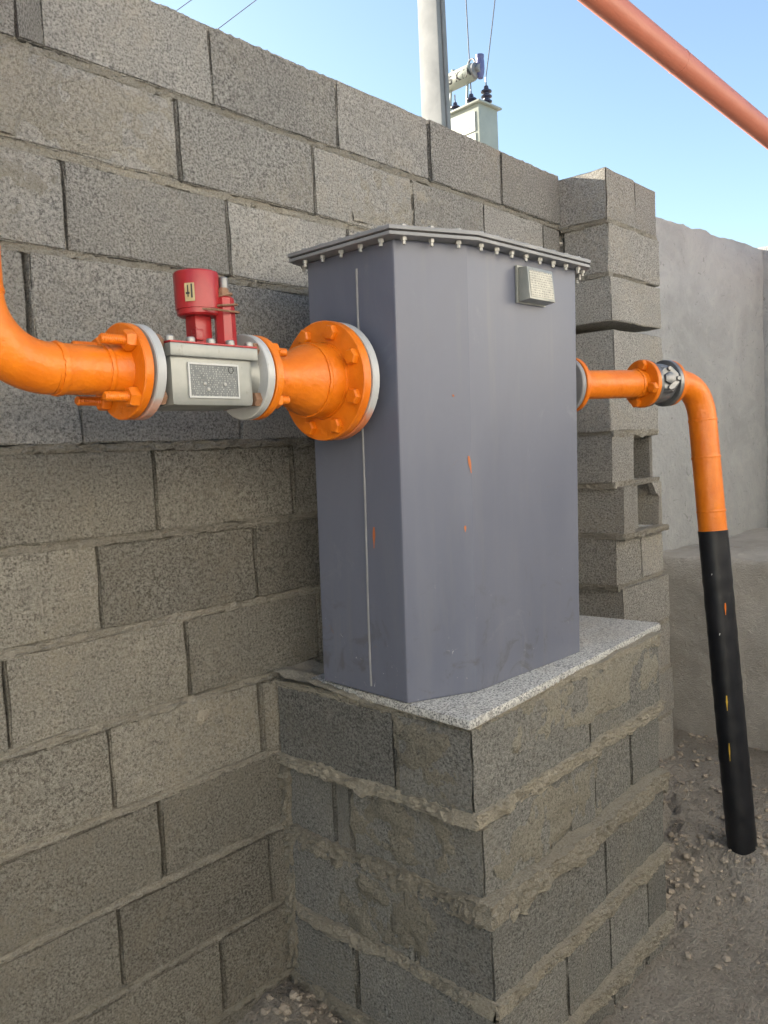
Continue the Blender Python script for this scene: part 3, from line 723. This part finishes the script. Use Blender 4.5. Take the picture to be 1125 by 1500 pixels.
# red index head
hx, hy = .118, AY-.010
nps = 16
hp = [(cos(2*pi*i/nps)*.0475, sin(2*pi*i/nps)*.0475) for i in range(nps)]
ih = part('index_head', MB().lathe((hx, hy, AZ+.112), (0, 0, 1), [(0, .037), (.003, .0405), (.012, .0405), (.0125, .0428), (.080, .0438), (.083, .0430), (.085, .039)], 14), M['red'], mt, bevel=0, label='red index housing with a yellowed sticker')
part('index_stem', MB().box((hx+.002, hy+.004, AZ+.088), (.038, .034, .056)).box((hx-.012, hy-.010, AZ+.075), (.018, .018, .022)), M['red'], mt, bevel=.003)
part('index_post', MB().lathe((hx+.042, hy-.028, AZ+.0525), (0, 0, 1), [(0, .021), (.060, .0205), (.094, .0195), (.097, .016)], 8), M['red'], mt)
part('sensor_plug', MB().lathe((hx+.042, hy-.028, AZ+.149), (0, 0, 1), [(0, .014), (.010, .014), (.0105, .0105), (.018, .0105)], 8), M['rust'], mt)
part('plug_cap', MB().lathe((hx+.043, hy-.029, AZ+.166), (0, 0, 1), [(0, .009), (.020, .009), (.022, .0075)], 14), M['silver'], mt)
for i, (zz, ra) in enumerate(((AZ+.122, .028), (AZ+.134, .025), (AZ+.152, .0165))):
    part('seal_wire', MB().tube([(hx+.042+ra*cos(a)-(.030*(a > 2.2)*(a < 4.6) if i == 0 else 0), hy-.028+ra*sin(a), zz+.004*sin(a+i)) for a in [2*pi*k/28 for k in range(29)]], .0022, 6), M['rust'], mt)
sa = [R(d) for d in range(204, 231, 5)]
part('sticker', MB().add([(hx+.0446*cos(a), hy+.0446*sin(a), AZ+.135+z) for z in (0, .034) for a in sa], [(i, i+1, len(sa)+i+1, len(sa)+i) for i in range(len(sa)-1)]), M['sticker'], ih)
sb = [R(d) for d in range(212, 219, 2)]
for dz_, (d0, d1), hh in ((.006, (220, 224), .026), (.008, (211, 214), .022), (.013, (207, 217), .004)):
    part('sticker_mark', MB().add([(hx+.0451*cos(R(d)), hy+.0451*sin(R(d)), AZ+.135+dz_+z) for z in (0, hh) for d in (d0, d1)], [(0, 1, 3, 2)]), M['ink'], ih)
# reducer to the cabinet
rd = thing('pipe_reducer', 'orange conical reducer with a large eight bolt flange against the grey cabinet', 'pipe fitting', (.40, AY, AZ))
part('gasket', MB().lathe((.2415, AY, AZ), Xa, [(0, .072), (.0036, .072)], 40), M['gasket'], rd)
part('flange', disc((.2455, AY, AZ), Xa, .0875, .018), M['orange'], rd)
bolts(nut_s, rd, (.2632, AY, AZ), (1, 0, 0), .070, 4, pi/4)
part('cone', MB().lathe((.262, AY, AZ), Xa, [(0, .050), (.012, .0475), (.05, .0475), (.065, .050), (.085, .058), (.105, .0675), (.125, .076), (.145, .081), (.160, .083), (.19, .0835)], 56), M['orange'], rd)
part('weld_bead', weld((.405, AY, AZ), Xa, .081, 5, .0045), M['orange'], rd)
part('weld_bead', weld((.450, AY, AZ), Xa, .0835, 6, .005), M['orange'], rd)
part('flange', disc((.450, AY, AZ), Xa, .135, .023, n=72), M['orange'], rd)
bolts(head_o, rd, (.4505, AY, AZ), (-1, 0, 0), .112, 8, pi/8)
part('gasket', MB().lathe((.4735, AY, AZ), Xa, [(0, .118), (.005, .118)], 56), M['gasket'], rd)
# cabinet's own inlet flange
part('inlet_flange', disc((.479, AY, AZ), Xa, .1345, .022, n=72), M['flange_over'], cab)
part('inlet_neck', MB().lathe((.500, AY, AZ), Xa, [(0, .086), (.06, .086)], 48), M['cabinet'], cab)
cabinv = CABM.inverted()
for i in range(8):
    q = 2*pi*i/8+pi/8; p = cabinv @ Vector((.5008, AY+.112*sin(q), AZ+.112*cos(q)))
    o = bpy.data.objects.new('bolt', head_z); C.objects.link(o); o.parent = cab; o.location = p; o.rotation_euler = (0, pi/2, random.uniform(0, 1))

# ------------------------------------------------------------------ outlet side
O1 = Vector((1.335, -.43, E0+.135)); O2 = Vector((1.690, -.552, E0+.140))
od = (O2-O1).normalized(); OA = O1
def on(t): return OA + od*t
oz = (Vector((0, 0, 1)) - od*od.z).normalized()
Lf2 = (O2-O1).length
outl = thing('outlet_spool', 'short orange spool pipe with two flanges leaving the cabinet on its far side', 'pipe', O1)
part('flange', disc(on(.065), od, .083, .016), M['orange'], outl)
part('flange', disc(on(.045), od, .083, .016), M['lid'], outl)
part('neck_pipe', MB().tube([on(-.09), on(.05)], .046, 32), M['lid'], outl)
part('spool', MB().tube([on(.075), on(Lf2-.004)], .0445, 40), M['orange'], outl)
part('weld_bead', weld(on(.088), od, .0445, 7), M['orange'], outl)
part('weld_bead', weld(on(Lf2-.03), od, .0445, 8, .006), M['orange'], outl)
part('flange', disc(on(Lf2-.008), od, .077, .016), M['orange'], outl)
bolts(head_o, outl, on(Lf2-.0085), -od, .060, 4, pi/4+.5)
# valve
V0 = Lf2+.010
val = thing('shutoff_valve', 'grey and silver flanged valve between the orange spool and the pipe bend', 'valve', on(V0))
part('flange', disc(on(V0), od, .074, .014), M['silver'], val)
part('body', MB().lathe(on(V0+.012), od, [(0, .056), (.02, .062), (.05, .064), (.075, .060)], 40), M['valve'], val)
part('flange', disc(on(V0+.085), od, .076, .016), M['silver'], val)
side = od.cross(oz).normalized()
if side.dot(CAM-on(V0)) < 0: side = -side
sq = (side*.92 + oz*.12 - od*.25).normalized()
vc = on(V0+.052)
part('bonnet', MB().lathe(vc+sq*.038, sq, [(0, .046), (.024, .046), (.030, .042)], 8, ph=pi/8), M['valve'], val)
part('bonnet_plate', MB().lathe(vc+sq*.0685, sq, [(0, .040), (.006, .040), (.009, .036)], 8, ph=pi/8), M['silver'], val, bevel=0)
part('bonnet_cap', MB().lathe(vc+sq*.0775, sq, [(0, .022), (.010, .020), (.014, .012)], 6), M['silver'], val)
e1 = sq.orthogonal().normalized(); e2 = sq.cross(e1)
bmz = bolt_mesh('bolt', M['silver'], .008, .008, .004, 0)
for i in range(4):
    a = pi/4+i*pi/2; inst('bolt', bmz, val, vc+sq*.0772+(e1*cos(a)+e2*sin(a))*.031, sq.to_track_quat('Z', 'Y'))
# drop pipe
drop = thing('drop_pipe', 'orange pipe bend running down into a black taped length sunk in soil', 'pipe', (1.95, -.755, .1))
D0 = on(V0+.103)
part('flange', disc(D0-od*.002+od*.001, od, .0745, .014), M['orange'], drop)
pe = at_y(1020, 640, -.655); foot = at_z(1088, 1248, E0-1.452)
e0 = D0 + od*.03; corner = on(V0+.103+.155)
dd = (foot-pe).normalized()
# elbow: quadratic blend from the flange axis into the falling pipe
c0 = e0; ctrl = e0 + od*.125; c2 = ctrl + (foot-ctrl).normalized()*.125
arc = [c0*(1-t)**2 + ctrl*2*t*(1-t) + c2*t*t for t in [i/20 for i in range(21)]]
dd = (foot-ctrl).normalized()
part('elbow', MB().tube([D0+od*.008]+arc, .0455, 40), M['orange'], drop)
zs_o = (at_y(1040, 785, -.69).z - c2.z)/dd.z
part('painted_pipe', MB().tube([c2, c2+dd*zs_o], .0458, 40), M['orange'], drop)
for k_, t in enumerate((.004, zs_o*.33, zs_o*.80, zs_o-.01)): part('weld_bead', weld(c2+dd*t, dd, .0458, 10+k_, .0036), M['orange'], drop)
Ld = (foot-c2).length
pts_ = [c2+dd*(zs_o-.012+(Ld+.2-zs_o)*i/60) for i in range(61)]
part('taped_pipe', MB().tube(pts_, [.0478+.0012*noise.noise(Vector((i*.6, 0, 4)))+.001*(i % 4 == 0) for i in range(61)], 40), M['black'], drop, label='black tape wrapped pipe foot with yellow paint dribbles')
vdir = (CAM-foot).normalized(); vdir = (vdir - dd*vdir.dot(dd)).normalized(); sdv = dd.cross(vdir)
for t, w_, h_, off, mt_ in ((.62, .005, .04, -.35, 'orange'), (.93, .006, .05, .1, 'yellow'), (1.09, .004, .06, .22, 'yellow'), (.52, .003, .006, .3, 'white'), (.72, .003, .008, .15, 'white')):
    vs, fs = fleck(0, 0, w_, h_, .002, t*50); P_ = c2+dd*t; nn = (vdir*cos(off)+sdv*sin(off)).normalized(); ss = dd.cross(nn)
    part('paint_dribble', MB().add([P_ + nn*.0508 + ss*x - dd*z for x, z in vs], fs), M[mt_], drop)
# overhead run
ov = thing('overhead_pipe', 'sun faded orange red pipe crossing the open sky above the cabinet', 'pipe', (-.30, AY, E0+.6))
rx = XE0-RE; oA, oB = at_d(883, 0, 2.6), at_d(1125, 197, 3.4); hd = (oB-oA).normalized()
h0 = Vector((rx, AY, AZ+RE+.36)); h2 = oA - hd*((oA.x-rx-.14)/hd.x); cpt = h2 - hd*.13; h1 = cpt + (h0-cpt).normalized()*.13
up = [h0, h1] + [h1*(1-t)**2+cpt*2*t*(1-t)+h2*t*t for t in [i/12 for i in range(1, 13)]]
part('riser', MB().tube(up, PR-.002, 32), M['redpipe'], ov)
far = h2+hd*4.35
part('overhead_run', MB().tube([h2+hd*.001, h2+hd*2, far], PR-.001, 40), M['redpipe'], ov)
part('weld_bead', weld(h2+hd*2.35, hd, PR-.001, 31, .0025), M['redpipe'], ov)
dn_ = [far*(1-t)**2+(far+hd*.12)*2*t*(1-t)+(far+hd*.12-Vector((0, 0, .12)))*t*t for t in [i/12 for i in range(13)]]
part('down_leg', MB().tube(dn_+[Vector((dn_[-1].x, dn_[-1].y, ZL-.02))], PR-.002, 32), M['redpipe'], ov)

# ------------------------------------------------------------------ pole and transformer beyond the wall
TZ = R(-4)
pp = at_d(634, 60, 9.0); PXc, PYc = pp.x, pp.y
pol = thing('utility_pole', 'tapered concrete power pole rising behind the block wall', 'utility pole', (PXc, PYc, 0), rz=TZ)
def taper(w0, d0, w1, d1, z0, z1): 
    return MB().add([(sx*w/2, sy*d/2, z) for w, d, z in ((w0, d0, z0), (w1, d1, z1)) for sx, sy in ((-1, -1), (1, -1), (1, 1), (-1, 1))], [(3, 2, 1, 0), (4, 5, 6, 7), (0, 1, 5, 4), (1, 2, 6, 5), (2, 3, 7, 6), (3, 0, 4, 7)])
part('shaft', taper(.19, .38, .13, .24, -.3, 9.5), M['pole'], pol, bevel=.012, local=True)
for zz in (4.7, 5.5, 6.3, 7.1): part('pole_hole', MB().lathe((.02, -.185+zz*.0095, zz), (0, -1, 0), [(0, .02), (.012, .02)], 12), M['lid'], pol, local=True)
part('earth_cable', MB().tube([(.02-.004*z_, -.200+z_*.0073, z_) for z_ in (0, 2, 4, 6, 8, 9.4)], .011, 8), M['wire'], pol, local=True)
part('crossarm', MB().box((.45, 0, 9.2), (2.6, .1, .12)), M['pole'], pol, local=True, smooth=False)
part('platform', MB().box((.35, -.05, 4.05), (.9, .08, .12)).box((.35, .25, 4.05), (.9, .08, .12)), M['lid'], pol, local=True, smooth=False)
tc_ = at_d(701, 150, 9.4)
tr = thing('transformer', 'pale green pole transformer with dark ribbed bushings and an oil drum', 'transformer', (tc_.x, tc_.y, tc_.z-.9), rz=TZ)
HT = .9
part('tank', MB().box((.175, .42, HT/2), (.35, .84, HT)), M['tank'], tr, bevel=.01, local=True)
part('tank_lid', MB().box((.175, .42, HT+.012), (.43, .92, .022)), M['tank'], tr, bevel=.003, local=True)
for z0_, z1_, mm in ((.60, .82, 'white'), (.49, .575, 'white')):
    pl_ = part('data_plate', MB().box((-.006, .16, (z0_+z1_)/2), (.008, .20, z1_-z0_)), M[mm], tr, local=True, smooth=False)
    for j in range(2 if z0_ > .55 else 1):
        part('plate_mark', MB().box((-.0115, .17, z0_+.05+j*.09), (.003, .11, .012)), M['lid'], pl_, local=True, smooth=False)
def bushing(n, r): 
    pr = [(0, r*.9)]
    for i in range(n): z = i*r*.95; pr += [(z+.005, r*.62), (z+r*.35, r*1.05), (z+r*.55, r*1.05), (z+r*.85, r*.62)]
    z = n*r*.95; return pr + [(z, r*.5), (z+r*.5, r*.42), (z+r*.6, r*.15), (z+r*1.3, r*.12)]
for k_, (x, y, n, r) in enumerate(((.28, .10, 4, .062), (.08, .17, 2, .060), (.08, .42, 2, .055))):
    b_ = part('bushing', MB().lathe((x, y, HT+.024), (0, 0, 1), bushing(n, r), 20), M['bushing'], tr, local=True)
    part('terminal', MB().lathe((x, y, HT+.024+n*r*.95+r*1.3), (0, 0, 1), [(0, .008), (.05, .008)], 8), M['zinc'], b_, local=True)
# oil drum (conservator) along the tank
cy0, cz_ = .11, HT+.40
tk = part('oil_drum', MB().lathe((.06, cy0, cz_), (0, 1, 0), [(-.02, .075), (0, .095), (.02, .10), (.46, .10), (.48, .09)], 32), M['tank'], tr, local=True)
part('drum_cap', MB().lathe((.06, cy0-.02, cz_), (0, -1, 0), [(0, .085), (.03, .085), (.04, .06)], 24).lathe((.06, cy0-.055, cz_+.01), (0, -1, 0), [(0, .045), (.05, .045)], 16), M['lid'], tk, local=True)
part('breather', MB().lathe((.10, cy0-.075, cz_+.03), (0, 0, 1), [(-.12, .03), (-.07, .045), (-.02, .05), (0, .05), (.06, .05), (.065, .05), (.10, .045), (.11, .05), (.14, .05)], 18), M['blue'], tk, local=True)
part('lifting_eye', MB().tube([(.06, cy0+.02+.05*cos(a), cz_+.095+.055*sin(a)) for a in [pi*i/12 for i in range(13)]], .011, 8), M['lid'], tk, local=True)
part('filler_plug', MB().lathe((.06, cy0+.30, cz_+.095), (0, 0, 1), [(0, .025), (.03, .025), (.032, .015)], 12), M['tank'], tk, local=True)
for y in (.20, .46): part('drum_bracket', MB().tube([(.03, y, HT+.02), (.06, y, cz_-.09)], .014, 8), M['tank'], tr, local=True)
for y, x in ((.54, .02),): part('drum_bracket', MB().tube([(x, y, HT+.02), (x+.03, y-.06, cz_-.09)], .008, 8), M['tank'], tr, local=True)
# lettering on the drum
cu = bpy.data.curves.new('lettering', 'FONT'); cu.body = '25 KVA'; cu.size = .125; cu.align_x = 'CENTER'; cu.align_y = 'CENTER'; cu.extrude = .004; cu.offset = .005
to = bpy.data.objects.new('lettering_source', cu); C.objects.link(to); bpy.context.view_layer.update()
tm = bpy.data.meshes.new_from_object(to.evaluated_get(bpy.context.evaluated_depsgraph_get())); bpy.data.objects.remove(to)
mb = MB().add([v.co.copy() for v in tm.vertices], [tuple(p.vertices) for p in tm.polygons])
mb.xf(Matrix.Translation((0, cy0+.17, 0)) @ Matrix(((0, 0, -1, 0), (-1, 0, 0, 0), (0, 1, 0, 0), (0, 0, 0, 1))))
def wrap(v):
    th = (v.z-.03)/.101; rr = .1005 - v.x if False else .1012 + max(0, -v.x)*.3
    return Vector((.06 - rr*cos(th), v.y, cz_ + rr*sin(th)))
mb.v = [wrap(v) for v in mb.v]
part('lettering', mb, M['ink'], tk, local=True, smooth=False, label='dark lettering 25 KVA')
# leads and service wires
def cable(name, a, b, sag, label, r=.007, group=None):
    a, b = Vector(a), Vector(b); mid = a
    pts = [a.lerp(b, t) - Vector((0, 0, sag*4*t*(1-t))) for t in [i/24 for i in range(25)]]
    o = part(name, MB().tube(pts, r, 6), M['wire']); tag(o, label, 'wire', group)
Rt = Matrix.Rotation(TZ, 4, 'Z')
bt = Vector(tr.location) + Rt @ Vector((.28, .10, HT+.024+4*.062*.95+.062*1.3+.04))
bt2 = Vector(tr.location) + Rt @ Vector((.08, .17, HT+.024+2*.060*.95+.060*1.3+.04))
cable('power_wire', bt, Vector(pol.location) + Rt @ Vector((1.62, 0, 9.13)), .12, 'thin dark lead curving up from the tallest front bushing')
cable('power_wire', bt2 - Vector((0, 0, .0)), Vector(pol.location) + Rt @ Vector((.55, 0, 9.13)), 0, 'thin dark lead rising behind the drum from the middle bushing')
cable('service_wire', at_d(626, -190, 8.95), at_d(180, 148, 12.), 0, 'thin service wire slanting behind the block wall, the one closer to the concrete pole', .006)
cable('service_wire', at_d(624, -247, 8.92), at_d(130, 108, 12.), 0, 'thin service wire slanting behind the block wall, the one farther from the concrete pole', .006)

# ------------------------------------------------------------------ loose clods and grit
rs = random.Random(3); mb = MB()
def rock(mb, p, r, rs):
    t = (1+5**.5)/2
    V_ = [(-1, t, 0), (1, t, 0), (-1, -t, 0), (1, -t, 0), (0, -1, t), (0, 1, t), (0, -1, -t), (0, 1, -t), (t, 0, -1), (t, 0, 1), (-t, 0, -1), (-t, 0, 1)]
    F_ = [(0, 11, 5), (0, 5, 1), (0, 1, 7), (0, 7, 10), (0, 10, 11), (1, 5, 9), (5, 11, 4), (11, 10, 2), (10, 7, 6), (7, 1, 8), (3, 9, 4), (3, 4, 2), (3, 2, 6), (3, 6, 8), (3, 8, 9), (4, 9, 5), (2, 4, 11), (6, 2, 10), (8, 6, 7), (9, 8, 1)]
    sq_ = Vector((rs.uniform(.7, 1.3), rs.uniform(.7, 1.3), rs.uniform(.5, .9)))*r/1.9
    mb.add([Vector(p) + Vector((v[0]*sq_.x, v[1]*sq_.y, v[2]*sq_.z))*rs.uniform(.75, 1.25) for v in V_], F_)
for i in range(9000):
    if i < 5200: x, y = rs.uniform(1.4, 3.0), rs.uniform(-1.5, -.05)
    elif i < 5800: x, y = rs.gauss(.50, .06), rs.uniform(-.35, -.0)
    elif i < 7200: x, y = rs.gauss(1.75, .15), rs.gauss(-.45, .16)
    else: x, y = rs.uniform(-.8, 2.8), rs.uniform(-1.9, -.02)
    if i >= 8600: x, y = rs.gauss(1.94, .055), rs.gauss(-.76, .055)
    if .5 < x < 1.5 and -.72 < y: 
        if not (x < .56): continue
    if y > -.02: continue
    r = .0013 + .014*rs.random()**9
    rock(mb, (x, y, ground_h(x, y)+r*.25), r, rs)
gr = part('loose_grit', mb, M['clod'], smooth=False); tag(gr, 'loose crumbs of soil and grit scattered over the yard floor', 'grit', None, 'stuff')
